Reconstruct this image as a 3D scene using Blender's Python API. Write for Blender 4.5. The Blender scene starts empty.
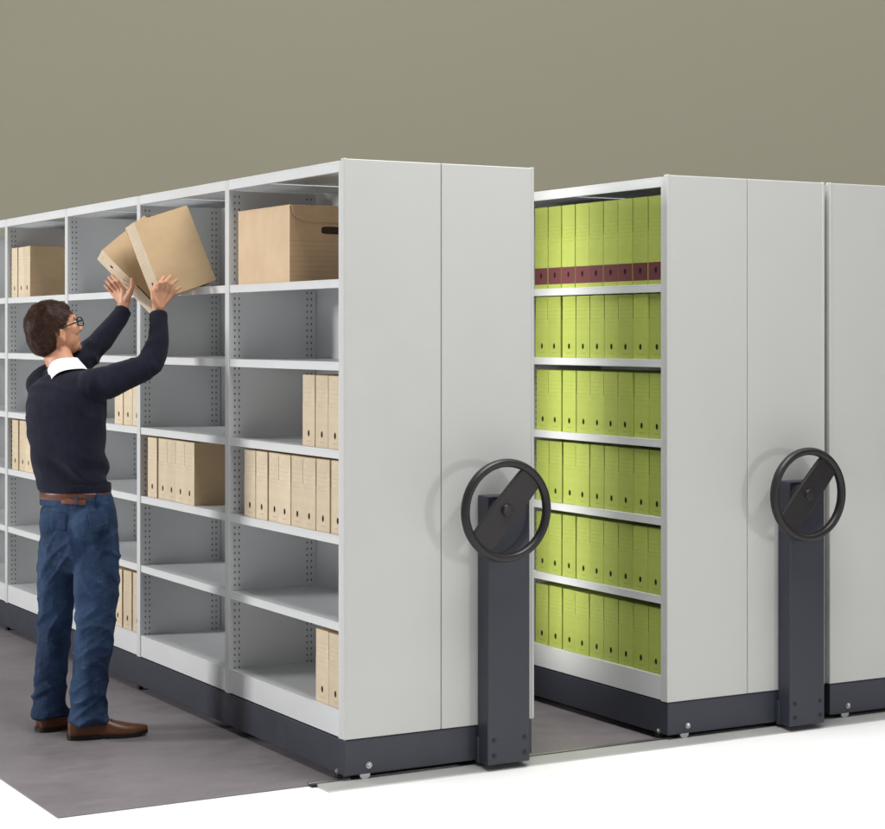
import bpy, bmesh, math, random
from mathutils import Vector, Matrix, noise
random.seed(7)
R = math.radians
scene = bpy.context.scene
COL = scene.collection

# ------------------------------------------------------------------ helpers
def lin(r, g, b):
    return tuple(((c/255)/12.92 if c/255 <= .04045 else ((c/255+.055)/1.055)**2.4) for c in (r, g, b))

def tag(o, label=None, cat=None, group=None, kind=None):
    if label: o['label'] = label
    if cat: o['category'] = cat
    if group: o['group'] = group
    if kind: o['kind'] = kind
    return o

def empty(name, loc=(0, 0, 0), parent=None):
    o = bpy.data.objects.new(name, None); COL.objects.link(o)
    o.empty_display_size = .1
    o.location = loc
    if parent: o.parent = parent
    return o

def mesh_obj(name, bm, mats, parent=None, smooth=False, bevel=0, seg=2):
    me = bpy.data.meshes.new(name)
    bmesh.ops.recalc_face_normals(bm, faces=bm.faces)
    bm.to_mesh(me); bm.free()
    o = bpy.data.objects.new(name, me); COL.objects.link(o)
    for m in (mats if isinstance(mats, (list, tuple)) else [mats]): me.materials.append(m)
    if smooth:
        for p in me.polygons: p.use_smooth = True
    if bevel:
        b = o.modifiers.new('bevel', 'BEVEL'); b.width = bevel; b.segments = seg
        b.limit_method = 'ANGLE'; b.angle_limit = R(40); b.harden_normals = False
    if parent: o.parent = parent
    return o

def box(bm, x0, x1, y0, y1, z0, z1, mi=0):
    v = [bm.verts.new((x, y, z)) for x in (x0, x1) for y in (y0, y1) for z in (z0, z1)]
    for f in ((0, 1, 3, 2), (4, 6, 7, 5), (0, 4, 5, 1), (2, 3, 7, 6), (0, 2, 6, 4), (1, 5, 7, 3)):
        bm.faces.new([v[i] for i in f]).material_index = mi

def frame_from(t, ref):
    t = t.normalized()
    a = ref - t*ref.dot(t)
    if a.length < 1e-4: a = t.orthogonal()
    a.normalize(); b = t.cross(a).normalized()
    return a, b

def loft(bm, rings, cap=True, mi=0):
    """rings: lists of points; the same count in each"""
    vs = [[bm.verts.new(p) for p in r] for r in rings]
    n = len(vs[0])
    for i in range(len(vs)-1):
        for k in range(n):
            bm.faces.new((vs[i][k], vs[i][(k+1) % n], vs[i+1][(k+1) % n], vs[i+1][k])).material_index = mi
    if cap:
        bm.faces.new(vs[0][::-1]).material_index = mi; bm.faces.new(vs[-1]).material_index = mi

def tube(bm, pts, rad, ref=Vector((1, 0, 0)), seg=16, round_ends=True):
    """pts: Vectors, rad: r or (ra, rb); ra along ref"""
    pts = [Vector(p) for p in pts]
    rad = [(r, r) if not isinstance(r, (tuple, list)) else r for r in rad]
    rings = []
    n = len(pts)
    def ring(c, t, ra, rb):
        a, b = frame_from(t, ref)
        return [c + a*math.cos(2*math.pi*k/seg)*ra + b*math.sin(2*math.pi*k/seg)*rb for k in range(seg)]
    tans = []
    for i in range(n):
        t = (pts[min(i+1, n-1)] - pts[max(i-1, 0)]).normalized(); tans.append(t)
    if round_ends is True:
        t = tans[0]; r = rad[0]; m = min(r)
        for q in (80, 60, 40, 20):
            rings.append(ring(pts[0]-t*m*math.sin(R(q)), t, r[0]*math.cos(R(q)), r[1]*math.cos(R(q))))
    for i in range(n): rings.append(ring(pts[i], tans[i], *rad[i]))
    if round_ends:
        t = tans[-1]; r = rad[-1]; m = min(r)
        for q in (20, 40, 60, 80):
            rings.append(ring(pts[-1]+t*m*math.sin(R(q)), t, r[0]*math.cos(R(q)), r[1]*math.cos(R(q))))
    loft(bm, rings)

def smooth_path(pts, rad, sub=4):
    """Catmull-Rom through the stations"""
    P = [Vector(p) for p in pts]; Q = [(r, r) if not isinstance(r, (tuple, list)) else r for r in rad]
    op, orr = [], []
    n = len(P)
    for i in range(n-1):
        p0, p1, p2, p3 = P[max(i-1, 0)], P[i], P[i+1], P[min(i+2, n-1)]
        for k in range(sub):
            t = k/sub
            op.append(.5*((2*p1)+(p2-p0)*t+(2*p0-5*p1+4*p2-p3)*t*t+(3*p1-p0-3*p2+p3)*t**3))
            orr.append(tuple(Q[i][j]*(1-t)+Q[i+1][j]*t for j in (0, 1)))
    op.append(P[-1]); orr.append(Q[-1])
    return op, orr

def ellipsoid(bm, c, ax, rad, seg=20):
    """ax: three unit Vectors"""
    c = Vector(c); rings = []
    for i in range(1, seg):
        th = math.pi*i/seg
        rings.append([c + ax[0]*rad[0]*math.sin(th)*math.cos(2*math.pi*k/seg)
                      + ax[1]*rad[1]*math.sin(th)*math.sin(2*math.pi*k/seg)
                      + ax[2]*rad[2]*math.cos(th) for k in range(seg)])
    loft(bm, rings)

def remeshed(bm, voxel, sm=4, fac=.5):
    """one continuous surface from overlapping closed shapes"""
    bmesh.ops.recalc_face_normals(bm, faces=bm.faces)
    me = bpy.data.meshes.new('t'); bm.to_mesh(me); bm.free()
    o = bpy.data.objects.new('t', me); COL.objects.link(o)
    m = o.modifiers.new('r', 'REMESH'); m.mode = 'VOXEL'; m.voxel_size = voxel; m.use_smooth_shade = True
    if sm:
        s = o.modifiers.new('s', 'SMOOTH'); s.iterations = sm; s.factor = fac
    dg = bpy.context.evaluated_depsgraph_get()
    out = bpy.data.meshes.new_from_object(o.evaluated_get(dg))
    bpy.data.objects.remove(o); bpy.data.meshes.remove(me)
    return out

def add_mesh(name, me, mat, parent=None):
    me.name = name; me.materials.clear(); me.materials.append(mat)
    for p in me.polygons: p.use_smooth = True
    o = bpy.data.objects.new(name, me); COL.objects.link(o)
    if parent: o.parent = parent
    return o

def displace(me, fn):
    ns = [v.normal.copy() for v in me.vertices]
    for v, n in zip(me.vertices, ns): v.co += n*fn(v.co)
    me.update()

def copy_tree(o, parent=None):
    c = o.copy(); COL.objects.link(c)
    if parent: c.parent = parent
    for ch in list(o.children): copy_tree(ch, c)
    return c

# ------------------------------------------------------------------ materials
class NT:
    def __init__(s, name):
        s.m = bpy.data.materials.new(name); s.m.use_nodes = True
        s.t = s.m.node_tree; s.b = s.t.nodes['Principled BSDF']
    def n(s, typ, **kw):
        x = s.t.nodes.new(typ)
        for k, v in kw.items():
            if k in x.inputs.keys(): x.inputs[k].default_value = v
            else: setattr(x, k, v)
        return x
    def l(s, a, b): s.t.links.new(a, b)
    def math(s, op, a, b=None, c=None):
        x = s.t.nodes.new('ShaderNodeMath'); x.operation = op
        for i, v in enumerate((a, b, c)):
            if v is None: continue
            if isinstance(v, (int, float)): x.inputs[i].default_value = v
            else: s.l(v, x.inputs[i])
        return x.outputs[0]
    def mix(s, fac, a, b):
        x = s.t.nodes.new('ShaderNodeMix'); x.data_type = 'RGBA'
        for i, v in ((0, fac), (6, a), (7, b)):
            if isinstance(v, (int, float)): x.inputs[i].default_value = v
            elif isinstance(v, tuple): x.inputs[i].default_value = (*v[:3], 1)
            else: s.l(v, x.inputs[i])
        return x.outputs[2]
    def coords(s):
        x = s.t.nodes.new('ShaderNodeTexCoord'); return x.outputs['Object']
    def noise(s, co, scale, detail=4, rough=.55):
        x = s.t.nodes.new('ShaderNodeTexNoise'); x.inputs['Scale'].default_value = scale
        x.inputs['Detail'].default_value = detail; x.inputs['Roughness'].default_value = rough
        s.l(co, x.inputs['Vector']); return x.outputs['Fac']
    def ramp(s, fac, a, b, lo=.3, hi=.7):
        x = s.t.nodes.new('ShaderNodeMapRange'); x.inputs[1].default_value = lo; x.inputs[2].default_value = hi
        x.inputs[3].default_value = a; x.inputs[4].default_value = b; s.l(fac, x.inputs[0]); return x.outputs[0]
    def bump(s, h, strength=.2, dist=.002):
        x = s.t.nodes.new('ShaderNodeBump'); x.inputs['Strength'].default_value = strength
        x.inputs['Distance'].default_value = dist; s.l(h, x.inputs['Height']); s.l(x.outputs[0], s.b.inputs['Normal'])
    def vec(s, co, sx, sy, sz):
        x = s.t.nodes.new('ShaderNodeVectorMath'); x.operation = 'MULTIPLY'
        s.l(co, x.inputs[0]); x.inputs[1].default_value = (sx, sy, sz); return x.outputs[0]
    def xyz(s, co):
        x = s.t.nodes.new('ShaderNodeSeparateXYZ'); s.l(co, x.inputs[0]); return x.outputs

def paint(name, col, rough=.42, var=.06, bump=.05, spec=.4, metal=0):
    k = NT(name); co = k.coords()
    n = k.noise(co, 3.0, 5)
    a = tuple(c*(1-var) for c in col); b = tuple(min(1, c*(1+var)) for c in col)
    k.l(k.mix(k.ramp(n, 0, 1), a, b), k.b.inputs['Base Color'])
    k.l(k.ramp(k.noise(co, 9, 4), rough-.06, rough+.08), k.b.inputs['Roughness'])
    k.b.inputs['Specular IOR Level'].default_value = spec
    k.b.inputs['Metallic'].default_value = metal
    k.bump(k.noise(co, 900, 2), bump, .0006)
    return k.m

M = {}
M['panel'] = paint('panel_paint', (.56, .565, .545), .45, .012)
M['shelf'] = paint('shelf_paint', (.64, .653, .662), .38, .02)
M['dark'] = paint('slate_paint', lin(54, 57, 67), .42, .05)
M['wheel'] = paint('black_plastic', lin(38, 35, 36), .38, .1, .15)
M['seam'] = paint('seam_gap_dark', (.10, .10, .095), .7, .05)  # dark tone standing in for the shade in the panel gap
M['steel'] = paint('zinc_steel', (.42, .42, .41), .35, .1, .1, .5, .9)
M['alu'] = paint('rail_aluminium', (.46, .46, .45), .5, .06, .1, .5, .25)
M['bolt_dark'] = paint('bolt_black', lin(30, 30, 34), .4, .1)

# perforated uprights: rows of small oblong slots stamped through the sheet
def upright_material():
    k = NT('upright_paint'); co = k.coords(); x, y, z = k.xyz(co)[0:3]
    d = k.math('ABSOLUTE', k.math('SUBTRACT', x, .411))
    fr = k.math('FRACT', k.math('DIVIDE', z, .0265))
    slot = k.math('LESS_THAN', fr, .36)
    masks = None
    for c in (.385, .365, .052, .032):
        m = k.math('LESS_THAN', k.math('ABSOLUTE', k.math('SUBTRACT', d, c)), .0030)
        masks = m if masks is None else k.math('ADD', masks, m)
    hole = k.math('MULTIPLY', slot, k.math('MINIMUM', masks, 1.0))
    n = k.noise(co, 3, 4)
    base = k.mix(n, (.56, .572, .578), (.60, .61, .615))
    k.l(k.mix(hole, base, (.10, .10, .105)), k.b.inputs['Base Color'])
    k.b.inputs['Roughness'].default_value = .42
    return k.m
M['upright'] = upright_material()

def floor_material():
    k = NT('grey_vinyl_floor'); co = k.coords()
    n1 = k.noise(k.vec(co, 1, 1, 1), 1.3, 6, .6)
    n2 = k.noise(k.vec(co, 1.0, 1.8, 1), 6, 6, .65)
    n3 = k.noise(co, 60, 3)
    f = k.math('ADD', k.math('MULTIPLY', n1, .55), k.math('ADD', k.math('MULTIPLY', n2, .35), k.math('MULTIPLY', n3, .1)))
    c = k.mix(k.ramp(f, 0, 1, .36, .64), lin(114, 108, 112), lin(134, 128, 131))
    k.l(c, k.b.inputs['Base Color'])
    k.l(k.ramp(n2, .38, .6), k.b.inputs['Roughness'])
    k.b.inputs['Specular IOR Level'].default_value = .3
    k.bump(n3, .15, .001)
    return k.m
M['floor'] = floor_material()
k = NT('white_ground'); co = k.coords()
k.l(k.mix(k.noise(co, 2, 3), (.90, .90, .90), (.93, .93, .93)), k.b.inputs['Base Color']); k.b.inputs['Roughness'].default_value = .8
M['white'] = k.m
k = NT('khaki_backdrop'); co = k.coords()
k.l(k.mix(k.noise(co, .4, 3), lin(150, 146, 129), lin(153, 149, 132)), k.b.inputs['Base Color']); k.b.inputs['Roughness'].default_value = .95
k.b.inputs['Specular IOR Level'].default_value = .05
M['khaki'] = k.m

# cardboard; lines of small print run across the spine (spine faces -x, local z up)
def cardboard(name, c0, c1, ink, band=None, lines=(.52, .86), h=.27, gap=.017):
    k = NT(name); co = k.coords(); X = k.xyz(co); x, y, z = X[0], X[1], X[2]
    oi = k.t.nodes.new('ShaderNodeObjectInfo')
    n = k.noise(k.vec(co, 8, 8, 16), 2, 5, .6)
    n2 = k.noise(co, 7, 4)
    base = k.mix(k.ramp(n, 0, 1), c0, c1)
    base = k.mix(k.math('MULTIPLY', k.ramp(n2, 0, .35), 1.0), base, tuple(v*.82 for v in c0))
    # printed lines
    inz = k.math('MULTIPLY', k.math('GREATER_THAN', z, h*lines[0]), k.math('LESS_THAN', z, h*lines[1]))
    iny = k.math('LESS_THAN', k.math('ABSOLUTE', y), .042)
    ln = k.math('LESS_THAN', k.math('FRACT', k.math('DIVIDE', z, gap)), .12)
    inx = k.math('LESS_THAN', x, .003)
    mk = k.math('MULTIPLY', k.math('MULTIPLY', inz, iny), k.math('MULTIPLY', ln, inx))
    # a short printed line below the finger hole
    s1 = k.math('LESS_THAN', k.math('ABSOLUTE', k.math('SUBTRACT', z, .020)), .0016)
    s2 = k.math('LESS_THAN', k.math('ABSOLUTE', y), .018)
    brk = k.math('GREATER_THAN', k.noise(k.vec(co, 1, 260, 1), 1, 1), .45)
    mk2 = k.math('MULTIPLY', k.math('MULTIPLY', s1, s2), k.math('MULTIPLY', inx, brk))
    mk = k.math('MINIMUM', k.math('ADD', k.math('MULTIPLY', mk, .26), k.math('MULTIPLY', mk2, .6)), 1.0)
    c = k.mix(mk, base, ink)
    if band:
        b = k.math('MULTIPLY', k.math('MULTIPLY', k.math('GREATER_THAN', z, .018), k.math('LESS_THAN', z, .092)), inx)
        c = k.mix(b, c, band)
    # every box a little different
    hs = k.t.nodes.new('ShaderNodeHueSaturation')
    k.l(c, hs.inputs['Color']); k.l(k.ramp(oi.outputs['Random'], .90, 1.07, 0, 1), hs.inputs['Value'])
    k.l(hs.outputs[0], k.b.inputs['Base Color'])
    k.b.inputs['Roughness'].default_value = .62; k.b.inputs['Specular IOR Level'].default_value = .25
    k.bump(k.noise(k.vec(co, 30, 30, 260), 1, 3), .12, .001)
    return k.m
TAN0, TAN1 = lin(205, 188, 162), lin(216, 201, 176)
M['tan'] = cardboard('kraft_cardboard', TAN0, TAN1, lin(150, 120, 85))
k = NT('kraft_cardboard_side'); co = k.coords(); n = k.noise(k.vec(co, 5, 5, 9), 2, 5)
k.l(k.mix(k.ramp(n, 0, 1), lin(184, 158, 123), lin(192, 166, 131)), k.b.inputs['Base Color']); k.b.inputs['Roughness'].default_value = .65
k.b.inputs['Specular IOR Level'].default_value = .2
k.bump(k.noise(k.vec(co, 30, 30, 260), 1, 3), .12, .001)
M['tan_side'] = k.m
M['green'] = cardboard('lime_cardboard', lin(165, 177, 84), lin(174, 186, 96), lin(96, 112, 30), h=.27)
M['green_band'] = cardboard('lime_cardboard_with_band', lin(165, 177, 84), lin(174, 186, 96), lin(96, 112, 30), band=lin(104, 58, 62), lines=(.55, .80), h=.36)
M['hole'] = paint('hole_shade', lin(34, 26, 20), .9, .1)  # shade inside holes and slits put into a dark colour

def cloth(name, a, b, scale, rough=.85, bump=.4, sheen=.3):
    k = NT(name); co = k.coords()
    n = k.noise(co, scale, 5, .6)
    k.l(k.mix(k.ramp(n, 0, 1), a, b), k.b.inputs['Base Color'])
    k.b.inputs['Roughness'].default_value = rough; k.b.inputs['Sheen Weight'].default_value = sheen
    k.b.inputs['Specular IOR Level'].default_value = .2
    k.bump(k.math('ADD', k.noise(co, 420, 2), k.math('MULTIPLY', k.noise(co, 30, 4), 2.0)), bump, .0022)
    return k.m
M['sweater'] = cloth('navy_wool', lin(20, 21, 33), lin(29, 31, 46), 12, .95, .5, .04)
M['shirt'] = cloth('white_cotton', lin(225, 226, 230), lin(238, 238, 240), 20, .8, .2, .1)
def denim():
    k = NT('blue_denim'); co = k.coords()
    n = k.noise(k.vec(co, 1, 1, .45), 7, 5, .6)
    n2 = k.noise(k.vec(co, 1, 1, .3), 260, 2)
    n3 = k.noise(k.vec(co, 1.0, 1.0, 2.2), 16, 4, .7)
    c = k.mix(k.ramp(n, 0, 1, .35, .68), lin(24, 38, 64), lin(58, 82, 114))
    c = k.mix(k.ramp(n3, 0, .4, .58, .78), c, lin(104, 126, 154))
    c = k.mix(k.ramp(n2, 0, .4), c, lin(30, 42, 66))
    k.l(c, k.b.inputs['Base Color']); k.b.inputs['Roughness'].default_value = .85
    k.b.inputs['Specular IOR Level'].default_value = .2
    k.bump(k.math('ADD', n2, k.math('MULTIPLY', k.noise(k.vec(co, 1, 1, 2.0), 24, 4), 2.5)), .6, .003)
    return k.m
M['denim'] = denim()
k = NT('skin'); co = k.coords()
k.l(k.mix(k.noise(co, 40, 4), lin(188, 134, 104), lin(206, 154, 124)), k.b.inputs['Base Color'])
k.b.inputs['Roughness'].default_value = .5; k.b.inputs['Subsurface Weight'].default_value = .1
k.b.inputs['Subsurface Radius'].default_value = (.012, .005, .003)
k.bump(k.noise(co, 200, 3), .15, .001)
M['skin'] = k.m
k = NT('brown_hair'); co = k.coords()
k.l(k.mix(k.ramp(k.noise(co, 60, 4), 0, 1), lin(36, 22, 16), lin(74, 47, 34)), k.b.inputs['Base Color'])
k.b.inputs['Roughness'].default_value = .55; k.b.inputs['Specular IOR Level'].default_value = .25
M['hair'] = k.m
M['leather'] = paint('brown_leather', lin(92, 54, 30), .35, .25, .3)
M['belt'] = paint('belt_leather', lin(88, 50, 34), .35, .2, .3)
M['patch'] = paint('tan_leather', lin(96, 54, 38), .6, .15, .3)
M['sole'] = paint('sole_rubber', lin(30, 24, 20), .6, .1)
M['frame'] = paint('spectacle_frame', lin(22, 20, 22), .25, .1)
k = NT('spectacle_glass'); k.b.inputs['Transmission Weight'].default_value = 1; k.b.inputs['Roughness'].default_value = .02; k.b.inputs['IOR'].default_value = 1.2
M['glass'] = k.m
M['eye'] = paint('eye_white', lin(215, 210, 205), .2, .02)

# ------------------------------------------------------------------ camera
F_PX, W_PX, CAMZ, HZ = 1923.0, 885.0, 1.655, 335.0
CAM = Vector((-3.175, -6.354, CAMZ))
ANG = math.atan2(.494, .870)
RT = Vector((math.cos(ANG), -math.sin(ANG), 0)); FW = Vector((math.sin(ANG), math.cos(ANG), 0)); UP = Vector((0, 0, 1))
cd = bpy.data.cameras.new('camera'); cam = bpy.data.objects.new('camera', cd); COL.objects.link(cam)
cam.location = CAM; cam.rotation_euler = (R(90), 0, -ANG)
cd.sensor_width = 36; cd.lens = 36*F_PX/W_PX; cd.shift_y = -(414.5-HZ)/W_PX; cd.clip_end = 200
scene.camera = cam
def C3(v): return RT*v[0] + UP*v[1] + FW*v[2]                      # direction from a camera-aligned triple
def PX(px, py, Z):                                                # where a measured point of the photograph stands
    return CAM + RT*((px-442.5)/F_PX*Z) + FW*Z + UP*(-(py-HZ)/F_PX*Z)

# ------------------------------------------------------------------ setting
bm = bmesh.new(); box(bm, -30, 30, -20, 40, -.05, 0)
tag(mesh_obj('ground', bm, M['white']), kind='structure')
bm = bmesh.new(); box(bm, -1.07, 4.3, .02, 6.2, .0005, .005)
tag(mesh_obj('floor', bm, M['floor'], bevel=.002, seg=1), kind='structure')
bm = bmesh.new()
c = CAM + FW*15.5; c.z = 0
q = [c-RT*16, c+RT*16, c+RT*16+FW*.15, c-RT*16+FW*.15]
loft(bm, [[p.copy() for p in q], [p+UP*8 for p in q]])
tag(mesh_obj('backdrop', bm, M['khaki']), kind='structure')

# floor rail along the fronts
rail = empty('floor_rail', (-.10, -.10, 0))
tag(rail, 'long pale metal ramp strip with dark running groove along the front of the shelving', 'rail')
bm = bmesh.new()
x1 = 4.4
prof = [(-.004, .0005), (.0, .004), (.075, .013), (.090, .013), (.090, .0005)]
loft(bm, [[Vector((0, a, b)) for a, b in prof], [Vector((x1, a, b)) for a, b in prof]])
mesh_obj('ramp', bm, M['alu'], rail)
bm = bmesh.new(); box(bm, -.02, x1, .092, .1175, .0005, .008)
mesh_obj('groove', bm, M['bolt_dark'], rail)
bm = bmesh.new(); box(bm, -.02, x1, .1185, .1365, .0052, .0115)
mesh_obj('running_rail', bm, M['steel'], rail, bevel=.001, seg=1)

# ------------------------------------------------------------------ one mobile shelving unit
BAY, NB, DEP = 1.035, 5, .822
LEV = [.266, .591, .911, 1.228, 1.555, 1.862]
TOP, PB = 2.30, .165
PW, PW0 = .042, .016
def make_unit():
    u = empty('mobile_shelving_unit')
    L = NB*BAY+PW
    # chassis: folded dark plinth on the rails
    bm = bmesh.new(); box(bm, .004, DEP-.004, -.026, L, .030, PB-.002)
    ch = mesh_obj('chassis', bm, M['dark'], u, bevel=.004)
    # a small guide roller under the plinth at each bay joint
    for i in (0, 2, 4):
        for xx in (.012, DEP-.034):
            bm = bmesh.new(); box(bm, xx, xx+.022, i*BAY+.045, i*BAY+.075, .0055, .034)
            mesh_obj('guide_foot', bm, M['bolt_dark'], ch, bevel=.003, seg=1)
    # end panels: two folded sheets with a seam between
    for a, b in ((.0, .4095), (.4125, DEP)):
        bm = bmesh.new(); box(bm, a, b, -.030, -.004, PB, TOP+.004)
        mesh_obj('end_panel', bm, M['panel'], u, bevel=.0035)
    bm = bmesh.new(); box(bm, .4097, .4123, -.024, -.006, PB+.002, TOP); mesh_obj('seam_gap', bm, M['seam'], u)  # dark strip filling the open gap, its shade put into the colour
    # edge trim on both outer folds
    for a, b in ((-.0022, .0105), (DEP-.0105, DEP+.0022)):
        bm = bmesh.new(); box(bm, a, b, -.0325, -.006, PB+.0015, TOP+.0055)
        mesh_obj('edge_trim', bm, M['panel'], u, bevel=.002, seg=1)
    # uprights: side frames at every bay joint, with folded front posts
    for i in range(NB+1):
        y = i*BAY; PWi = PW if i else PW0
        for s in (0, 1):
            bm = bmesh.new()
            X = lambda v: v if s == 0 else DEP-v
            def bx(x0, x1, *r):
                x0, x1 = sorted((X(x0), X(x1))); box(bm, x0, x1, *r)
            y0 = y if i else -.003
            bx(0, .003, y0, y+PWi, PB, TOP-.002)                    # face
            bx(.003, .402, y0, y0+.002, PB, TOP-.046)              # sheet facing the camera side
            bx(.003, .402, y+PWi-.002, y+PWi, PB, TOP-.046)
            bx(.400, .402, y0+.002, y+PWi-.002, PB, TOP-.046)
            mesh_obj('upright', bm, M['upright'], u, bevel=.0008, seg=1)
    for i in range(NB):
        y0, y1 = i*BAY+(PW if i else PW0)+.0008, (i+1)*BAY-.0008
        bm = bmesh.new(); box(bm, .4035, .4185, y0, y1, PB+.01, TOP-.046)
        mesh_obj('back_panel', bm, M['shelf'], u)
        for s in (0, 1):
            X = lambda v: v if s == 0 else DEP-v
            for li, z in enumerate(LEV):
                bm = bmesh.new()
                def bx(x0, x1, *r):
                    x0, x1 = sorted((X(x0), X(x1))); box(bm, x0, x1, *r)
                lip = .098 if li == 0 else .032
                bx(.004, .4025, y0, y1, z-.006, z)
                bx(.004, .0065, y0, y1, z-lip, z-.006)
                bx(.0065, .022, y0, y1, z-lip, z-lip+.002)
                bx(.4, .4025, y0, y1, z-.028, z-.006)
                if li:
                    # clips that hook the shelf into the slots
                    for yy in (y0+.0005, y1-.0025):
                        bx(.012, .05, yy, yy+.002, z-.03, z-.006)
                mesh_obj('shelf', bm, M['shelf'], u, bevel=.0016, seg=2)
            bm = bmesh.new()
            def bx(x0, x1, *r):
                x0, x1 = sorted((X(x0), X(x1))); box(bm, x0, x1, *r)
            bx(.0, .410, y0, y1, TOP-.008, TOP-.001)
            bx(.0, .0025, y0, y1, TOP-.042, TOP-.008)
            bx(.0025, .02, y0, y1, TOP-.042, TOP-.040)
            mesh_obj('top_cover', bm, M['shelf'], u, bevel=.0016, seg=2)
    # zinc axle bolts low on the front and the corner
    def bolt(c, d, r, mat, par, name='bolt', ln=.008):
        bm = bmesh.new(); d = Vector(d)
        a, b = frame_from(d, Vector((0, 0, 1)))
        c = Vector(c)
        loft(bm, [[c + a*math.cos(k*math.pi/3)*r*f + b*math.sin(k*math.pi/3)*r*f + d*h for k in range(6)]
                  for f, h in ((1, 0), (1, ln*.7), (.75, ln))])
        # washer
        loft(bm, [[c + a*math.cos(k*math.pi/8)*r*1.55 + b*math.sin(k*math.pi/8)*r*1.55 + d*h for k in range(16)] for h in (0, .0018)])
        mesh_obj(name, bm, mat, par)
    bolt((.105, -.026, .062), (0, -1, 0), .008, M['steel'], ch)
    bolt((.004, .035, .040), (-1, 0, 0), .007, M['steel'], ch)
    bm = bmesh.new()
    loft(bm, [[Vector((.090+math.cos(k*math.pi/10)*.022, yy, .0275+math.sin(k*math.pi/10)*.017)) for k in range(20)] for yy in (-.0250, -.012)])
    mesh_obj('running_wheel', bm, M['steel'], ch, bevel=.002)
    # drive column
    cx0, cx1, cy0, cy1 = .567, .755, -.112, -.0335
    bm = bmesh.new(); box(bm, cx0, cx1, cy0, cy1, .024, 1.045)
    col = mesh_obj('drive_column', bm, M['dark'], u, bevel=.006, seg=3)
    bm = bmesh.new(); box(bm, cx0-.006, cx1+.028, -.0475, -.0275, .022, .125)
    mesh_obj('foot_bracket', bm, M['dark'], col, bevel=.003)
    for xx in (cx0+.028, cx1-.024):
        for zz in (.060, .118): bolt((xx, cy0, zz), (0, -1, 0), .006, M['bolt_dark'], col, 'screw', .003)
    # hand wheel
    W = Vector((.606, -.182, .995))
    rim_r, tr = .179, .0175
    hw = bmesh.new()
    n, m = 72, 14
    for_r = []
    for i in range(n):
        a = 2*math.pi*i/n
        cc = W + Vector((math.cos(a), 0, math.sin(a)))*rim_r
        rd = Vector((math.cos(a), 0, math.sin(a)))
        for_r.append([hw.verts.new(cc + rd*math.cos(2*math.pi*k/m)*tr*.92 + Vector((0, 1, 0))*math.sin(2*math.pi*k/m)*tr*1.15) for k in range(m)])
    for i in range(n):
        for kk in range(m):
            hw.faces.new((for_r[i][kk], for_r[i][(kk+1) % m], for_r[(i+1) % n][(kk+1) % m], for_r[(i+1) % n][kk]))
    wheel = mesh_obj('hand_wheel', hw, M['wheel'], u, smooth=True)
    # flat spoke bar, running from lower left to upper right, waisted at the rim
    bm = bmesh.new(); th = R(48)
    e1 = Vector((math.cos(th), 0, math.sin(th))); e2 = Vector((-math.sin(th), 0, math.cos(th)))
    pr = [(-.176, .046), (-.15, .054), (-.05, .056), (.0, .056), (.10, .054), (.15, .052), (.176, .044)]
    pts = [(a, b) for a, b in pr] + [(a, -b) for a, b in pr[::-1]]
    loft(bm, [[W + e1*a + e2*b + Vector((0, y, 0)) for a, b in pts] for y in (-.004, .014)])
    mesh_obj('spoke', bm, M['wheel'], wheel, bevel=.004, seg=3)
    bm = bmesh.new()
    loft(bm, [[W + Vector((math.cos(k*math.pi/14)*r, y, math.sin(k*math.pi/14)*r)) for k in range(28)]
              for r, y in ((.036, .070), (.036, .016), (.030, -.003), (.024, -.006), (.024, -.014), (.021, -.018), (.008, -.019))])
    mesh_obj('hub', bm, M['wheel'], wheel, smooth=False, bevel=.001, seg=1)
    return u

U_GROUP = 'mobile shelving units on the rail'
units = []
for i, (x, lab) in enumerate((
        (0, 'tall light grey mobile shelving unit nearest the man, half filled with brown archive boxes'),
        (1.464, 'tall light grey mobile shelving unit holding the lime green archive boxes'),
        (2.318, 'light grey mobile shelving unit closed up against the green-filled unit, cut by the right edge'))):
    u = make_unit() if i == 0 else copy_tree(units[0])
    u.location = (x, 0, 0)
    tag(u, lab, 'shelving unit', U_GROUP); units.append(u)

# ------------------------------------------------------------------ archive boxes
def spine_with_hole(bm, w, h, hz, ry, rz, mi=0, n=36):
    """front sheet at x=0 with an oval finger hole; returns the hole ring"""
    done = []
    ring = [bm.verts.new((0, ry*math.cos(2*math.pi*k/n), hz+rz*math.sin(2*math.pi*k/n))) for k in range(n)]
    out = []
    for k in range(n):
        a = 2*math.pi*k/n; dy, dz = math.cos(a), math.sin(a)
        t = []
        if abs(dy) > 1e-6: t.append((w/2)/abs(dy))
        if dz > 1e-6: t.append((h-hz)/dz)
        if dz < -1e-6: t.append(hz/-dz)
        t = min(t); out.append([dy*t, hz+dz*t])
    for corner in ((w/2, h), (-w/2, h), (w/2, 0), (-w/2, 0)):
        ca = math.atan2(corner[1]-hz, corner[0])
        k = min(range(n), key=lambda k: abs((2*math.pi*k/n-ca+math.pi) % (2*math.pi)-math.pi) + (10 if out[k] in done else 0)); out[k] = list(corner); done.append(out[k])
    ov = [bm.verts.new((0, p[0], p[1])) for p in out]
    for k in range(n):
        bm.faces.new((ring[k], ring[(k+1) % n], ov[(k+1) % n], ov[k])).material_index = mi
    return ov

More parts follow.
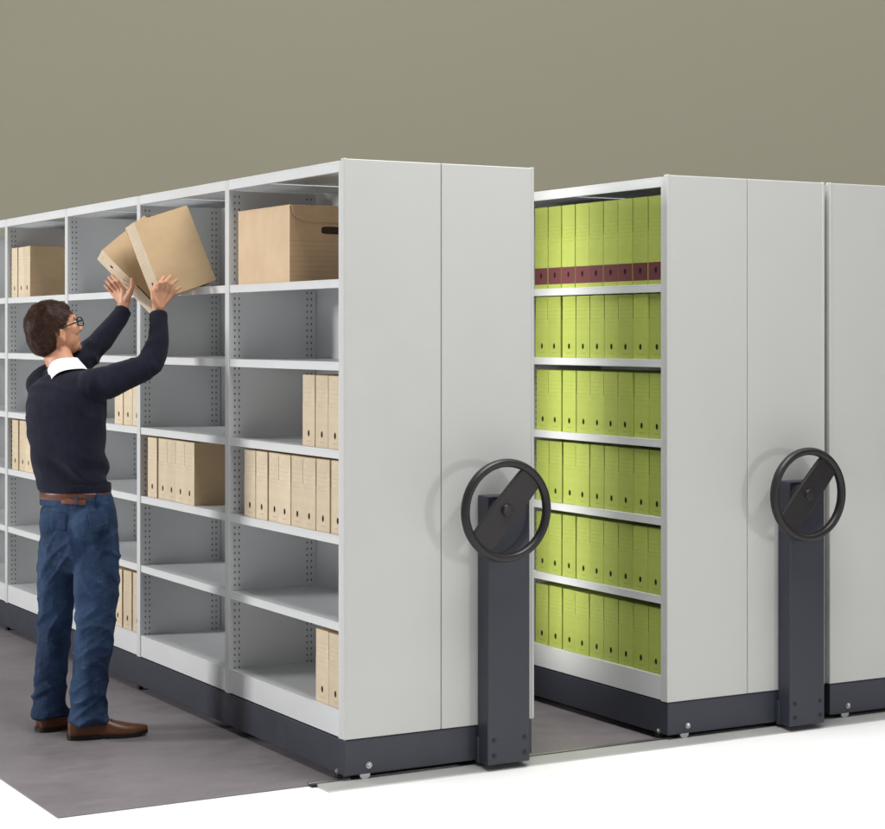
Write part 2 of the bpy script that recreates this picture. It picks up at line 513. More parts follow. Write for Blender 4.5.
def make_file(w, h, d, spine_mat, side_mat, hz=.05, hr=(.0085, .0125)):
    """spine at x=0 facing -x, body to +x, centred on y"""
    bm = bmesh.new()
    ov = spine_with_hole(bm, w, h, hz, hr[0], hr[1])
    bk = [bm.verts.new((d, v.co.y, v.co.z)) for v in ov]
    n = len(ov)
    for k in range(n):
        f = bm.faces.new((ov[k], ov[(k+1) % n], bk[(k+1) % n], bk[k])); f.material_index = 1
    bm.faces.new(bk[::-1]).material_index = 1
    # top and tuck flaps: a slightly proud lid sheet and a side overlap
    box(bm, .0015, d-.002, -w/2+.002, w/2-.002, h, h+.0022, 1)
    o = mesh_obj('archive_box', bm, [spine_mat, side_mat])
    # dark plug behind the finger hole, shade of the inside put into its colour
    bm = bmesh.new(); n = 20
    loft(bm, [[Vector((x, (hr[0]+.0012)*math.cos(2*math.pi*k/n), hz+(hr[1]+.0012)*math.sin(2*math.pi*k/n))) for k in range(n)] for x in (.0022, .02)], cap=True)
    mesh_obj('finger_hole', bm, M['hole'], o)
    # the tuck slot: a dark slit down the upper spine edge
    bm = bmesh.new(); box(bm, -.0004, .004, w/2-.0012, w/2+.0003, h*.62, h*.97)
    mesh_obj('tuck_slit', bm, M['hole'], o)
    return o

ORD = ['first', 'second', 'third', 'fourth', 'fifth', 'sixth', 'seventh', 'eighth', 'ninth', 'tenth']
SHN = ['bottom shelf', 'second shelf from the bottom', 'third shelf from the bottom', 'fourth shelf from the bottom', 'shelf below the top one', 'top shelf']
SHB = ['bottom shelf', 'shelf above the bottom', 'third lowest shelf', 'third highest shelf', 'second highest shelf', 'top shelf']
files_used = {}
def place_file(kind, x, y, z, lab, group, yaw=0):
    if kind not in files_used:
        a = {'tan': (.110, .272, .34, M['tan'], M['tan_side']),
             'green': (.104, .268, .34, M['green'], M['green']),
             'tall_green': (.104, .362, .27, M['green_band'], M['green'], .058)}[kind]
        o = make_file(*a); files_used[kind] = o
    else: o = copy_tree(files_used[kind])
    o.location = (x, y, z); o.rotation_euler = (0, 0, yaw)
    return tag(o, lab, 'archive box', group)

def tan_row(bay, lev, ts, where):
    """ts: positions of the box centres along the unit"""
    n = len(ts)
    for k, t in enumerate(ts):
        lab = 'brown archive box, %s from right on the %s, %s' % (ORD[k], SHB[lev], where)
        place_file('tan', .014+random.uniform(0, .012), t, LEV[lev]+.0006, lab, 'brown archive boxes on the shelves', R(random.uniform(-.8, .8)))
def seq(t0, n, pitch=.1065, jit=.0015, gaps={}):
    out, t = [], t0+.055
    for k in range(n):
        t += gaps.get(k, 0); out.append(t); t += pitch+random.uniform(0, jit*2)
    return out
B = lambda i: i*BAY+(PW if i else PW0)
tan_row(0, 3, seq(B(0)+.004, 3, .118), 'front bay')
tan_row(0, 2, seq(B(0)+.002, 8, .1115, .001, gaps={6: .006}), 'front bay')
tan_row(0, 0, seq(B(0)+.004, 2, .117), 'front bay')
tan_row(1, 2, seq(1.455, 5, .1125, .001), 'second bay')
tan_row(2, 3, seq(B(2)+.005, 3, .114), 'third bay')
tan_row(2, 0, seq(B(2)+.006, 3, .115), 'third bay')
tan_row(3, 5, seq(3.78, 3, .1125, .001, gaps={1: .004}), 'farthest bay')
tan_row(3, 2, seq(3.53, 5, .114, .002, gaps={2: .004}), 'farthest bay')

for lev in range(6):
    kind = 'tall_green' if lev == 5 else 'green'
    g = {2: .004, 6: .003, 7: .002} if lev % 2 else {3: .003, 7: .006}
    for k, t in enumerate(seq(B(0)-.001, 9, .1065, .0012, g)):
        lab = 'lime green archive box, %s from the right on the %s' % (ORD[k], SHN[lev])
        if lev == 5: lab = 'tall green archive box with maroon band, %s from the right on the top shelf' % ORD[k]
        place_file(kind, 1.464+.013+random.uniform(0, .007), t, LEV[lev]+.0006, lab, 'green archive boxes on the shelves', R(random.uniform(-.5, .5)))

# big storage carton on the top shelf of the near bay
def big_box():
    w, d, h = .50, .37, .298                     # along y, x, z
    r = empty('storage_box', (.016, .475, LEV[5]+.001))
    tag(r, 'large light brown storage carton with a flap and hand hole on the near top shelf', 'storage box')
    bm = bmesh.new()
    n = 24; hx, hz = .185, .205
    # side sheet facing -y with an oblong hand hole
    ring = []
    for k in range(n):
        a = 2*math.pi*k/n; ex = abs(math.cos(a))**.45*math.copysign(1, math.cos(a)); ez = abs(math.sin(a))**.45*math.copysign(1, math.sin(a))
        ring.append(bm.verts.new((hx+.048*ex, 0, hz+.015*ez)))
    out = []
    for k in range(n):
        a = 2*math.pi*k/n; dx, dz = math.cos(a), math.sin(a); t = []
        if dx > 1e-6: t.append((d-hx)/dx)
        if dx < -1e-6: t.append(hx/-dx)
        if dz > 1e-6: t.append((h-hz)/dz)
        if dz < -1e-6: t.append(hz/-dz)
        t = min(t); out.append([hx+dx*t, hz+dz*t])
    for c0 in ((0, 0), (d, 0), (0, h), (d, h)):
        kk = min(range(n), key=lambda k: (out[k][0]-c0[0])**2+(out[k][1]-c0[1])**2); out[kk] = list(c0)
    ov = [bm.verts.new((p[0], 0, p[1])) for p in out]
    for k in range(n): bm.faces.new((ring[k], ring[(k+1) % n], ov[(k+1) % n], ov[k])).material_index = 1
    bk = [bm.verts.new((v.co.x, w, v.co.z)) for v in ov]
    for k in range(n):
        f = bm.faces.new((ov[k], ov[(k+1) % n], bk[(k+1) % n], bk[k]))
        f.material_index = 0 if (abs(ov[k].co.x) < 1e-5 and abs(ov[(k+1) % n].co.x) < 1e-5) else 1
    bm.faces.new(bk[::-1]).material_index = 1
    k2 = NT('carton_board'); co = k2.coords()
    k2.l(k2.mix(k2.ramp(k2.noise(k2.vec(co, 30, 4, 4), 2, 5), 0, 1), lin(198, 170, 138), lin(208, 182, 149)), k2.b.inputs['Base Color'])
    k2.b.inputs['Roughness'].default_value = .6
    k3 = NT('carton_board_side'); co = k3.coords(); z = k3.xyz(co)[2]
    base = k3.mix(k3.ramp(k3.noise(k3.vec(co, 5, 5, 9), 2, 5), 0, 1), lin(180, 148, 112), lin(190, 157, 120))
    ln = k3.math('MULTIPLY', k3.math('LESS_THAN', k3.math('FRACT', k3.math('DIVIDE', z, .02)), .09), k3.math('LESS_THAN', z, .17))
    k3.l(k3.mix(k3.math('MULTIPLY', ln, .35), base, lin(110, 80, 55)), k3.b.inputs['Base Color']); k3.b.inputs['Roughness'].default_value = .65
    body = mesh_obj('carton', bm, [k2.m, k3.m], r)
    bm = bmesh.new(); box(bm, hx-.06, hx+.06, .003, .02, hz-.024, hz+.024)
    mesh_obj('hand_hole', bm, paint('carton_hole_shade', lin(58, 42, 32), .9, .1), body)  # dark block behind the hole, the carton's inner shade painted in
    # rounded closing flap hanging down the side
    bm = bmesh.new(); pts = [(.006, h-.001)]
    for q in range(0, 11):
        a = R(180+q*9); pts.append((.075+.069*math.cos(a), .262+.052*math.sin(a)+.0))
    pts += [(d-.075-.0, .2385+.0)] if False else []
    pts = [(.006, h-.001)] + [(.080+.072*math.cos(R(180+q*9)), h-.016+.046*math.sin(R(180+q*9))) for q in range(11)]
    pts += [(d-.080-.072*math.cos(R(270-q*9+0))*-1*-1, h-.016+.046*math.sin(R(270-q*9))) for q in range(0)]
    pts += [(d-.080+.072*math.cos(R(270+q*9)), h-.016+.046*math.sin(R(270+q*9))) for q in range(11)] + [(d-.006, h-.001)]
    loft(bm, [[Vector((a, y, b)) for a, b in pts] for y in (-.0095, -.0055)])
    mesh_obj('flap', bm, k3.m, r)
    bm = bmesh.new(); box(bm, -.003, d+.001, -.0095, w+.001, h, h+.0035)
    mesh_obj('lid', bm, k2.m, r)
big_box()

# two archive boxes in the man's hands
ZA = 8.15
def held(front_top, L, D, lab, flip=False):
    L = Vector(L).normalized(); D = Vector(D); D = (D-L*D.dot(L)).normalized()
    ex = C3(D); ez = -C3(L) if not flip else C3(L); ey = ez.cross(ex)
    # the near side sheet is at local y = -w/2 or +w/2, whichever faces the camera
    o = make_file(.104, .345, .262, M['tan'], M['tan_side'], .075, (.0085, .0085))
    s = -1 if ey.dot(FW) > 0 else 1
    m = Matrix((( ex.x, ey.x, ez.x, 0), (ex.y, ey.y, ez.y, 0), (ex.z, ey.z, ez.z, 0), (0, 0, 0, 1)))
    o.matrix_world = Matrix.Translation(front_top - ez*(0 if flip else .345) - ey*(s*.052)) @ m
    return tag(o, lab, 'archive box', 'brown archive boxes held by the man')
held(PX(134, 222.5, ZA), (.364, -.931, 0), (.77, .345, .53), 'front one of the two tilted brown archive boxes in the man\'s hands')
held(PX(102, 250, ZA+.150), (.697, -.717, 0), (.62, .60, .50), 'rear, more tilted brown archive box held in the man\'s left hand', True)

# ------------------------------------------------------------------ the man
def hand_fingers(bm, wrist, knuckles, tips, mids, thumb, palm_r):
    """palm from wrist to knuckle row, four fingers, one thumb"""
    kc = sum(knuckles, Vector())/4
    for q, kx in enumerate(knuckles):
        a = wrist.lerp(kx, .12)
        tube(bm, [a, wrist.lerp(kx, .55), kx], [.017, .0145, .0115], seg=10)
        r0 = (.0098, .0102, .0098, .0086)[q]
        tube(bm, [kx, mids[q], tips[q]], [r0*1.05, r0*.95, r0*.78], seg=10)
    tube(bm, thumb, [.0165, .0125, .0105, .0085], seg=10)

SR = Vector((.89, 0, -.45)); SF = Vector((.45, 0, .89))          # his right and his front, camera aligned
RV, FV = C3(SR).normalized(), C3(SF).normalized()
torso = [(66, 376, 7.97, .100, .070), (66, 386, 7.96, .165, .100), (65.5, 402, 7.95, .182, .118), (66.5, 430, 7.95, .180, .122),
         (70, 460, 7.94, .163, .113), (75, 488, 7.94, .154, .108)]
hipst = [(75, 488, 7.94, .152, .106), (77, 505, 7.94, .166, .116), (78.5, 526, 7.94, .176, .126), (78.5, 545, 7.94, .165, .12)]
legR = [(97, 532, 7.90, .088), (97, 565, 7.89, .098), (96, 600, 7.88, .090), (94.5, 632, 7.87, .080), (91, 665, 7.87, .074), (88.5, 700, 7.87, .075), (88, 722, 7.87, .084)]
legL = [(61, 532, 7.99, .084), (58, 565, 8.00, .086), (56, 600, 8.01, .077), (54.5, 632, 8.02, .068), (51, 665, 8.02, .067), (50, 695, 8.02, .068), (50.5, 716, 8.02, .072)]
armR = [(94, 386, 7.885, .072), (112, 380, 7.92, .062), (136, 371, 7.98, .056), (150, 362, 8.01, .050), (157, 345, 8.05, .047), (159, 330, 8.09, .041), (158.5, 317, 8.12, .036)]
armL = [(43, 384, 8.03, .070), (58, 374, 8.08, .062), (82, 360, 8.15, .053), (91, 352, 8.18, .049), (104, 337, 8.22, .046), (116, 322, 8.27, .040), (122, 313, 8.29, .035)]
def st(lst, off=0, k=1):
    P = [PX(*s[:3]) for s in lst]
    Rr = [tuple(r*k+off for r in (s[3:5] if len(s) > 4 else (s[3], s[3]))) for s in lst]
    return smooth_path(P, Rr)

HC = PX(52, 329, 8.02)
hf = Vector((.75, .30, .59)).normalized(); hu = Vector((-.24, .95, -.18)); hu = (hu-hf*hu.dot(hf)).normalized(); hs = hu.cross(hf)
if hs.z > 0: hs = -hs
HF, HU, HS = C3(hf), C3(hu), C3(hs)
def H(f, s, u): return HC + HF*f + HS*s + HU*u

# --- body: one continuous skin
bm = bmesh.new()
tube(bm, *st(torso, -.014), ref=RV, seg=24)
tube(bm, *st(hipst, -.014), ref=RV, seg=24)
for l in (legR, legL): tube(bm, *st(l[:-2], -.018), ref=RV)
ankR, ankL = PX(86, 722, 7.88), PX(54, 708, 8.03)
tube(bm, [PX(89, 680, 7.87), PX(88, 700, 7.87), ankR], [.05, .042, .026]); tube(bm, [PX(50.5, 675, 8.02), PX(50, 692, 8.02), ankL], [.048, .042, .026])
tube(bm, *st(armR, -.012)); tube(bm, *st(armL, -.012))
tube(bm, [PX(158.5, 318, 8.12), PX(158, 311, 8.13), PX(158.5, 305, 8.125)], [(.030, .026), (.029, .022), (.032, .019)], ref=RV)
tube(bm, [PX(121, 314, 8.29), PX(123, 307, 8.30), PX(124.5, 300, 8.31)], [(.029, .026), (.028, .022), (.031, .019)], ref=RV)
# neck
tube(bm, [PX(66, 376, 7.97), H(-.012, 0, -.10), H(-.005, 0, -.03)], [.062, .057, .055])
# skull and face
ax = (HF, HS, HU)
ellipsoid(bm, H(0, 0, 0.005), ax, (.102, .079, .104))
ellipsoid(bm, H(.045, 0, -.045), ax, (.062, .062, .075))
ellipsoid(bm, H(.058, 0, -.090), ax, (.045, .046, .036))
ellipsoid(bm, H(.088, 0, -.108), ax, (.018, .022, .016))          # chin
ellipsoid(bm, H(.092, 0, .022), ax, (.014, .055, .016))           # brow
tube(bm, [H(.100, 0, .008), H(.114, 0, -.018), H(.124, 0, -.038)], [.008, .010, .0125])  # nose
for sg in (-1, 1):
    ellipsoid(bm, H(.112, sg*.012, -.040), ax, (.010, .009, .008))
    ellipsoid(bm, H(.070, sg*.044, -.028), ax, (.026, .020, .026))  # cheek
    tube(bm, [H(.012, sg*.079, -.002), H(-.008, sg*.090, -.006), H(-.016, sg*.092, -.028), H(.0, sg*.083, -.052)], [.0065, .0075, .0070, .0075], seg=8)
    ellipsoid(bm, H(.002, sg*.081, -.026), ax, (.012, .006, .022))
ellipsoid(bm, H(.103, 0, -.066), ax, (.010, .022, .0065)); ellipsoid(bm, H(.101, 0, -.078), ax, (.010, .019, .007))
# right hand on the near side sheet of the front box
wr = PX(158.5, 309, 8.12)
kn = [PX(157.5, 292, 8.110), PX(162, 291.5, 8.112), PX(166.5, 293, 8.118), PX(170.5, 296, 8.128)]
md = [PX(159.5, 283, 8.088), PX(165.3, 282, 8.090), PX(171, 284.5, 8.100), PX(175.5, 290, 8.120)]
tp = [PX(164, 277, 8.135), PX(170.8, 276, 8.147), PX(177, 280, 8.160), PX(180.5, 287.5, 8.168)]
hand_fingers(bm, wr, kn, tp, md, [PX(158, 306, 8.115), PX(153.5, 299, 8.10), PX(152.5, 291, 8.10), PX(155, 285, 8.115)], 0)
# left hand under the rear box
wl = PX(123.5, 304, 8.30)
kn = [PX(123.5, 289, 8.300), PX(119.5, 289, 8.315), PX(116, 291, 8.335), PX(113.5, 294, 8.355)]
md = [PX(118, 281.5, 8.285), PX(114, 282.5, 8.305), PX(110.5, 285, 8.330), PX(108.5, 288.5, 8.355)]
tp = [PX(112, 275.5, 8.31), PX(108.8, 277.5, 8.335), PX(106.5, 281, 8.36), PX(105, 285.5, 8.38)]
hand_fingers(bm, wl, kn, tp, md, [PX(126, 300, 8.295), PX(130.5, 292, 8.285), PX(132.5, 286, 8.270), PX(132, 279.5, 8.268)], 0)
person = add_mesh('person', remeshed(bm, .0034, 3), M['skin'])
tag(person, 'man in navy sweater and blue jeans lifting two archive boxes to a high shelf', 'person')

# --- sweater
def fold(co, s, seed, amp, zs=1.0):
    p = Vector((co.x*s, co.y*s, co.z*s*zs)) + Vector((seed, seed*2, 0))
    n = 1-abs(noise.noise(p))*2.2
    return amp*n
bm = bmesh.new()
tube(bm, *st(torso), ref=RV, seg=28)
ellipsoid(bm, PX(68, 387, 7.96), (RV, FV, UP), (.165, .090, .052))
tube(bm, *st(armR)); tube(bm, *st(armL))
me = remeshed(bm, .006, 6)
wz = PX(75, 489, 7.94).z; el = PX(150, 362, 8.01); el2 = PX(91, 352, 8.18)
axr = (PX(96, 392, 7.9))
def sw(co):
    d = noise.noise(co*9)*.004
    low = max(0, 1-abs(co.z-wz-.07)/.12)
    q = Vector((co.x*5, co.y*5, co.z*12+(co.x+co.y)*5+math.sin(co.x*9)*1.2))
    d += (1-abs(noise.noise(q))*2.4)*.014*(.28+low)
    for e, s in ((el, .10), (el2, .10), (axr, .14)):
        w = max(0, 1-(co-e).length/s); 
        d += (1-abs(noise.noise(Vector(((co-e).dot(RT)*30, (co-e).dot(UP)*9+co.x*8, co.y*9))))*2.2)*.013*w
    return d
displace(me, sw)
# cut at waist and cuffs are rounded; flatten the hem
for v in me.vertices:
    if v.co.z < wz-.004: v.co.z = wz-.004+ (v.co.z-wz+.004)*.12
sweater = add_mesh('sweater', me, M['sweater'], person)
# ribbed hem and cuffs
def band(name, c, t, ref, ra, rb, h, mat, par, thick=.006, ribs=0, seg=64, sag=None):
    a, b = frame_from(t, ref); t = t.normalized(); bm = bmesh.new()
    def rg(off, r):
        out = []
        for k in range(seg):
            th = 2*math.pi*k/seg; rr = r + (.0012*(k % 2) if ribs else 0)
            p = c + a*math.cos(th)*(ra+rr) + b*math.sin(th)*(rb+rr) + t*off
            if sag: p = p + t*sag(th)
            out.append(p)
        return out
    prof = [(-h/2, 0), (-h/2, thick), (-h*.3, thick*1.25), (h*.3, thick*1.25), (h/2, thick), (h/2, 0)]
    rs = [rg(o, r) for o, r in prof]
    vs = [[bm.verts.new(p) for p in r] for r in rs]
    for i in range(len(vs)):
        j = (i+1) % len(vs)
        for k in range(seg):
            bm.faces.new((vs[i][k], vs[i][(k+1) % seg], vs[j][(k+1) % seg], vs[j][k]))
    return mesh_obj(name, bm, mat, par, smooth=True)
band('hem', PX(75, 487, 7.94), UP, RV, .153, .107, .040, M['sweater'], sweater, .007, 1, 120)
band('cuff', PX(158.5, 318, 8.118), PX(158.5, 312, 8.13)-PX(159, 330, 8.09), RV, .031, .030, .040, M['sweater'], sweater, .005, 1, 60)
band('cuff', PX(121.5, 314, 8.288), PX(123, 309, 8.30)-PX(116, 322, 8.27), RV, .030, .029, .040, M['sweater'], sweater, .005, 1, 60)
# shirt collar
cn = PX(65.5, 373, 7.97); ct = (H(-.01, 0, -.09)-cn).normalized()
bm = bmesh.new(); a, b = frame_from(ct, RV)
seg = 48; rs = []
for off, r in ((-.045, .086), (-.020, .081), (-.006, .077), (.014, .0715), (.030, .0685), (.032, .066), (.012, .0665), (-.03, .074)):
    rs.append([cn + ct*(off + .006*math.sin(3*th)) + (a*math.cos(th)*1.06+b*math.sin(th))*r for th in [2*math.pi*k/seg for k in range(seg)]])
vs = [[bm.verts.new(p) for p in r] for r in rs]
for i in range(len(vs)-1):
    for k in range(seg): bm.faces.new((vs[i][k], vs[i][(k+1) % seg], vs[i+1][(k+1) % seg], vs[i+1][k]))
mesh_obj('shirt_collar', bm, M['shirt'], person, smooth=True)

# --- jeans
bm = bmesh.new()
tube(bm, *st([(75.4, 497, 7.94, .155, .109)]+hipst[1:], .002), ref=RV, seg=28, round_ends='end')
ellipsoid(bm, PX(74, 556, 7.94), (RV, FV, UP), (.085, .085, .07))
tube(bm, *st(legR), ref=RV, seg=24, round_ends=False); tube(bm, *st(legL), ref=RV, seg=24, round_ends=False)
ellipsoid(bm, PX(93, 524, 7.875), (RV, FV, UP), (.088, .105, .095)); ellipsoid(bm, PX(62, 524, 7.935), (RV, FV, UP), (.088, .105, .095))
me = remeshed(bm, .0055, 5)
knz, crz = PX(94, 625, 7.87).z, PX(78, 555, 7.9).z
def ridge(q, k=3.2): return (1-min(1, abs(noise.noise(q))*k))**1.4
def jn(co):
    d = noise.noise(co*6)*.006
    s = (co-CAM).dot(RT); f = (co-CAM).dot(FW)
    sw_ = math.sin(s*11+f*5)*.9
    w = .25 + max(0, 1-abs(co.z-knz)/.17)*.9 + max(0, 1-abs(co.z-.14)/.15)*1.0
    d += (ridge(Vector((s*4+co.z*4, f*5, co.z*10+sw_)))-.35)*.0095*w
    d += (ridge(Vector((s*5-co.z*6+9, f*5, co.z*13-s*9)))-.3)*.0055*w
    w2 = max(0, 1-abs(co.z-crz+.02)/.17)
    d += (ridge(Vector((s*6+3, f*4, co.z*15+abs(s-(PX(73, 555, 7.9)-CAM).dot(RT))*16)), 3.0)-.35)*.0115*w2
    return d
displace(me, jn)
jeans = add_mesh('jeans', me, M['denim'], person)
# leg seams, pockets, leather patch
def on_back(px, py, lift=.004):
    """closest point of the seat of the jeans under a measured point, found by casting a ray on the mesh"""
    o = PX(px, py, 3.0); d = (PX(px, py, 9.0)-o).normalized()
    bvh = on_back.bvh; h = bvh.ray_cast(o, d)
    return (h[0]+h[1]*lift) if h[0] else None
from mathutils.bvhtree import BVHTree
on_back.bvh = BVHTree.FromPolygons([v.co for v in me.vertices], [p.vertices for p in me.polygons])
def patch_sheet(name, quad, mat, par, n=8, lift=.003, thick=.002):
    bm = bmesh.new(); g = []
    for i in range(n+1):
        row = []
        for j in range(n+1):
            u, v = i/n, j/n
            p = [(quad[0][k]*(1-u)+quad[1][k]*u)*(1-v)+(quad[3][k]*(1-u)+quad[2][k]*u)*v for k in (0, 1)]
            q = on_back(p[0], p[1], lift)
            row.append(bm.verts.new(q) if q else None)
        g.append(row)
    for i in range(n):
        for j in range(n):
            f = (g[i][j], g[i+1][j], g[i+1][j+1], g[i][j+1])
            if all(f): bm.faces.new(f)
    o = mesh_obj(name, bm, mat, par, smooth=True)
    s = o.modifiers.new('s', 'SOLIDIFY'); s.thickness = thick; s.offset = -1
    return o
band('belt', PX(75.3, 495.0, 7.94), UP, RV, .156, .110, .032, M['belt'], person, .005)
band('waistband', PX(75.8, 501, 7.94), UP, RV, .158, .1115, .034, M['denim'], jeans, .004)
on_back.bvh = on_back.bvh
patch_sheet('leather_patch', [(62.5, 499.5), (86, 500.5), (86, 505.0), (62.5, 504.0)], M['patch'], jeans, lift=.011, thick=.006)
for (a, b2, c2, d2) in (([49, 512], [67, 514], [66, 531], [51, 529]), ([88, 515], [109, 513], [108, 531], [90, 533])):
    patch_sheet('back_pocket', [a, b2, c2, d2], M['denim'], jeans, lift=.0035)
for xs in (47.5, 76, 96):
    patch_sheet('belt_loop', [(xs, 491), (xs+2.2, 491), (xs+2.2, 505), (xs, 505)], M['denim'], jeans, n=4, lift=.013, thick=.003)

# --- shoes
def shoe(heel, toe, width=.098, hgt=.085):
    heel = Vector(heel); toe = Vector(toe); d = toe-heel; d.z = 0; Ln = d.length; d.normalize(); sd = d.cross(UP)
    base = Vector((heel.x, heel.y, .005))
    #  along, half width, height of upper, sole lift
    secs = [(0, .50, .85), (.03, .70, 1.0), (.10, .80, 1.12), (.22, .80, 1.12), (.34, .76, 1.02), (.45, .76, .84), (.56, .88, .66), (.68, .96, .54), (.80, .86, .44), (.90, .62, .36), (.97, .34, .27), (1.0, .14, .18)]
    bm = bmesh.new(); rings = []
    for t, wf, hf_ in secs:
        w = width/2*wf; hh = hgt*hf_; c = base + d*(t*Ln) + UP*.014
        if t > .85: c = c + UP*(t-.85)*.06
        rg = []
        for k in range(20):
            a = 2*math.pi*k/20; cx, sx = math.cos(a), math.sin(a)
            yy = abs(cx)**.8*math.copysign(1, cx)*w*(1-.22*max(0, sx)*(1 if t < .5 else .4))
            zz = hh*(abs(sx)**.8) if sx > 0 else -.006*abs(sx)
            rg.append(c + sd*yy + UP*(zz))
        rings.append(rg)
    loft(bm, rings)
    bmesh.ops.subdivide_edges(bm, edges=[e for e in bm.edges], cuts=1, smooth=.6)
    s = mesh_obj('shoe', bm, M['leather'], person, smooth=True)
    bm = bmesh.new(); rings = []
    out = [(t, wf) for t, wf, _ in secs]
    top = []
    left = [base + d*(t*Ln*1.01-.003) + sd*(width/2*wf+.004) for t, wf in out]
    right = [base + d*(t*Ln*1.01-.003) - sd*(width/2*wf+.004) for t, wf in out][::-1]
    loop = left+right
    def lift(p):
        t = (p-base).dot(d)/Ln
        return .012 if .34 < t < .50 else (.0 if t <= .34 else max(0, (t-.80))*.05)
    loft(bm, [[p+UP*(lift(p)+.0005) for p in loop], [p+UP*(.017+(lift(p) if (p-base).dot(d)/Ln > .55 else 0)) for p in loop]])
    mesh_obj('sole', bm, M['sole'], s)
    # lacing ridge
    bm = bmesh.new()
    for j in range(4):
        t = .50+j*.045; c = base + d*(t*Ln) + UP*(.014+hgt*(.80-.19*(t-.45)/.11))
        tube(bm, [c-sd*.018, c+UP*.003, c+sd*.018], [.0028, .0032, .0028], ref=UP, seg=8)
    mesh_obj('lace', bm, M['sole'], s)
hR = PX(69, 741, 7.86); tR = PX(147.5, 738, 7.90)
shoe(PX(68, 742, 7.852), PX(147.5, 735.5, 7.94))
shoe(PX(38, 734, 8.00), PX(104, 722, 8.18), .095)

# --- hair: a cap with strands
bm = bmesh.new()
ellipsoid(bm, H(-.008, 0, .014), ax, (.110, .086, .109))
ellipsoid(bm, H(-.052, 0, -.030), ax, (.066, .072, .070))
ellipsoid(bm, H(.044, 0, .070), ax, (.050, .056, .032))
me = remeshed(bm, .004, 3)
def infront(co):
    r = co-HC; f, s, u = r.dot(HF), abs(r.dot(HS)), r.dot(HU)
    return f, s, u
bmh = bmesh.new(); bmh.from_mesh(me)
kill = []
for v in bmh.verts:
    f, s, u = infront(v.co)
    hairline = .050 if f > .06 else (.050 - (.06-f)*.9)
    if f > -.005 and u < (.048 if f > .055 else -.012 + (f+.005)*1.0): kill.append(v)
    elif f > -.026 and u < -.055: kill.append(v)
    elif f > -.030 and u < .004: kill.append(v)
    elif u < -.100: kill.append(v)
bmesh.ops.delete(bmh, geom=kill, context='VERTS')
bmh.to_mesh(me); bmh.free()
displace(me, lambda co: noise.noise(co*34)*.002 + noise.noise(co*12)*.002-.002)
hair = add_mesh('hair', me, M['hair'], person)
hs_ = hair.modifiers.new('s', 'SOLIDIFY'); hs_.thickness = .010; hs_.offset = -1
polys = list(me.polygons); bm = bmesh.new()
crown = H(-.055, 0, .09)
for q in range(9000):
    p = polys[random.randrange(len(polys))]; c = p.center.copy(); n = p.normal.copy()
    if n.length < .5: continue
    t = (c-crown); t = t-n*t.dot(n)
    if t.length < 1e-3: continue
    t.normalize(); s = n.cross(t)
    t = (t + s*random.uniform(-.2, .2) + Vector((noise.noise(c*30), noise.noise(c*30+Vector((5, 0, 0))), noise.noise(c*30+Vector((0, 7, 0)))))*.35).normalized()
    ln = random.uniform(.014, .032); w = random.uniform(.0006, .0011); lf = random.uniform(.001, .0055)
    pts = [c-n*.001, c+t*ln*.5+n*lf, c+t*ln+n*lf*random.uniform(.2, 1.2)-n*ln*.10]
    va = [bm.verts.new(pp+s*w*k2) for pp, k2 in zip(pts, (1, .9, .2))]; vb = [bm.verts.new(pp-s*w*k2) for pp, k2 in zip(pts, (1, .9, .2))]
    for i in (0, 1): bm.faces.new((va[i], va[i+1], vb[i+1], vb[i]))
mesh_obj('strands', bm, M['hair'], hair, smooth=True)
# --- eyes and spectacles
for sg in (-1, 1):
    bm = bmesh.new(); ellipsoid(bm, H(.090, sg*.031, -.002), ax, (.012, .013, .011), 12); mesh_obj('eye', bm, M['eye'], person, smooth=True)
gl = None
bm = bmesh.new()
for sg in (-1, 1):
    n, pts = 20, []
    for k in range(n+1):
        a = 2*math.pi*k/n; ca, sa = math.cos(a), math.sin(a)
        pts.append(H(.119-.012*abs(ca*.026+.0)/.026*.2, sg*.034+.026*abs(ca)**.6*math.copysign(1, ca), -.004+.018*abs(sa)**.6*math.copysign(1, sa)))
    tube(bm, pts, [.0024]*len(pts), ref=HF, seg=6, round_ends=False)
    tube(bm, [H(.117, sg*.060, .006), H(.100, sg*.080, .006), H(.02, sg*.090, .004), H(-.012, sg*.091, -.004), H(-.022, sg*.088, -.024)], [.0036, .0036, .003, .0026, .002], ref=HU, seg=6)
tube(bm, [H(.121, -.010, .002), H(.124, 0, .005), H(.121, .010, .002)], [.002]*3, ref=HU, seg=6)
gl = mesh_obj('spectacles', bm, M['frame'], person, smooth=True)
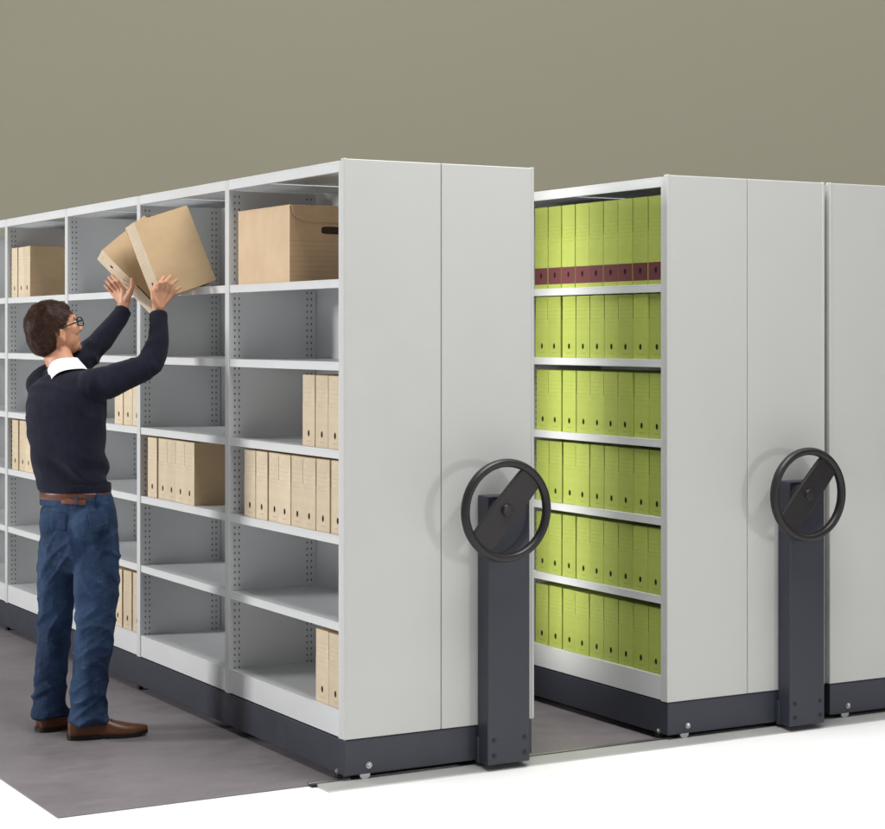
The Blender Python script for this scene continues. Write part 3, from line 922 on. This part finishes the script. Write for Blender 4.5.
for sg in (-1, 1):
    bm = bmesh.new(); ellipsoid(bm, H(.118, sg*.034, -.004), ax, (.0012, .025, .017), 14); mesh_obj('lens', bm, M['glass'], gl, smooth=True)

# ------------------------------------------------------------------ light: studio lamps and added lamps
w = bpy.data.worlds.new('World'); scene.world = w; w.use_nodes = True
w.node_tree.nodes['Background'].inputs[0].default_value = (.90, .96, 1.0, 1); w.node_tree.nodes['Background'].inputs[1].default_value = .14
def area(name, loc, target, size, power, col=(1, 1, 1), sy=None, spread=180):
    l = bpy.data.lights.new(name, 'AREA'); l.energy = power; l.color = col
    l.size = size
    if sy: l.shape = 'RECTANGLE'; l.size_y = sy
    l.spread = R(spread)
    o = bpy.data.objects.new(name, l); COL.objects.link(o); o.location = loc
    o.rotation_euler = (Vector(target)-Vector(loc)).to_track_quat('-Z', 'Y').to_euler()
    return o
area('key_softbox', (-7.0, 4.2, 3.1), (0, 1.9, 1.1), 1.3, 470, (1, .985, .97))
area('fill_softbox', (-4.6, -4.6, 2.0), (.6, .6, 1.1), 1.0, 26, (.97, .985, 1))
area('front_softbox', (3.2, -6.2, 1.45), (.6, 0, 1.1), .5, 50, (1, .97, .94))
area('added_overhead_lamp', (.5, -1.2, 5.6), (.5, -1.0, 0), 3.0, 310, (1, .99, .97))  # unseen lamp, added to burn the ground out to white
lb = CAM + FW*9.5 + RT*3.2; lb.z = 9.0; tb = CAM + FW*15.5 + RT*3.2; tb.z = 3.4
bl = area('added_backdrop_strip', lb, tb, 16, 620, (1, .99, .97), sy=1.0)  # unseen strip, added to brighten the backdrop evenly
area('added_aisle_strip', (.86, .80, 1.25), (1.46, .74, 1.25), .05, 3.6, (1, .98, .92), sy=2.1, spread=75)  # unseen lamp behind the first unit, added to brighten the green boxes

scene.render.engine = 'CYCLES'
scene.view_settings.view_transform = 'Standard'; scene.view_settings.look = 'None'
scene.view_settings.exposure = 0; scene.view_settings.gamma = 1
scene.cycles.max_bounces = 8
scene.render.resolution_x = 1024; scene.render.resolution_y = 959
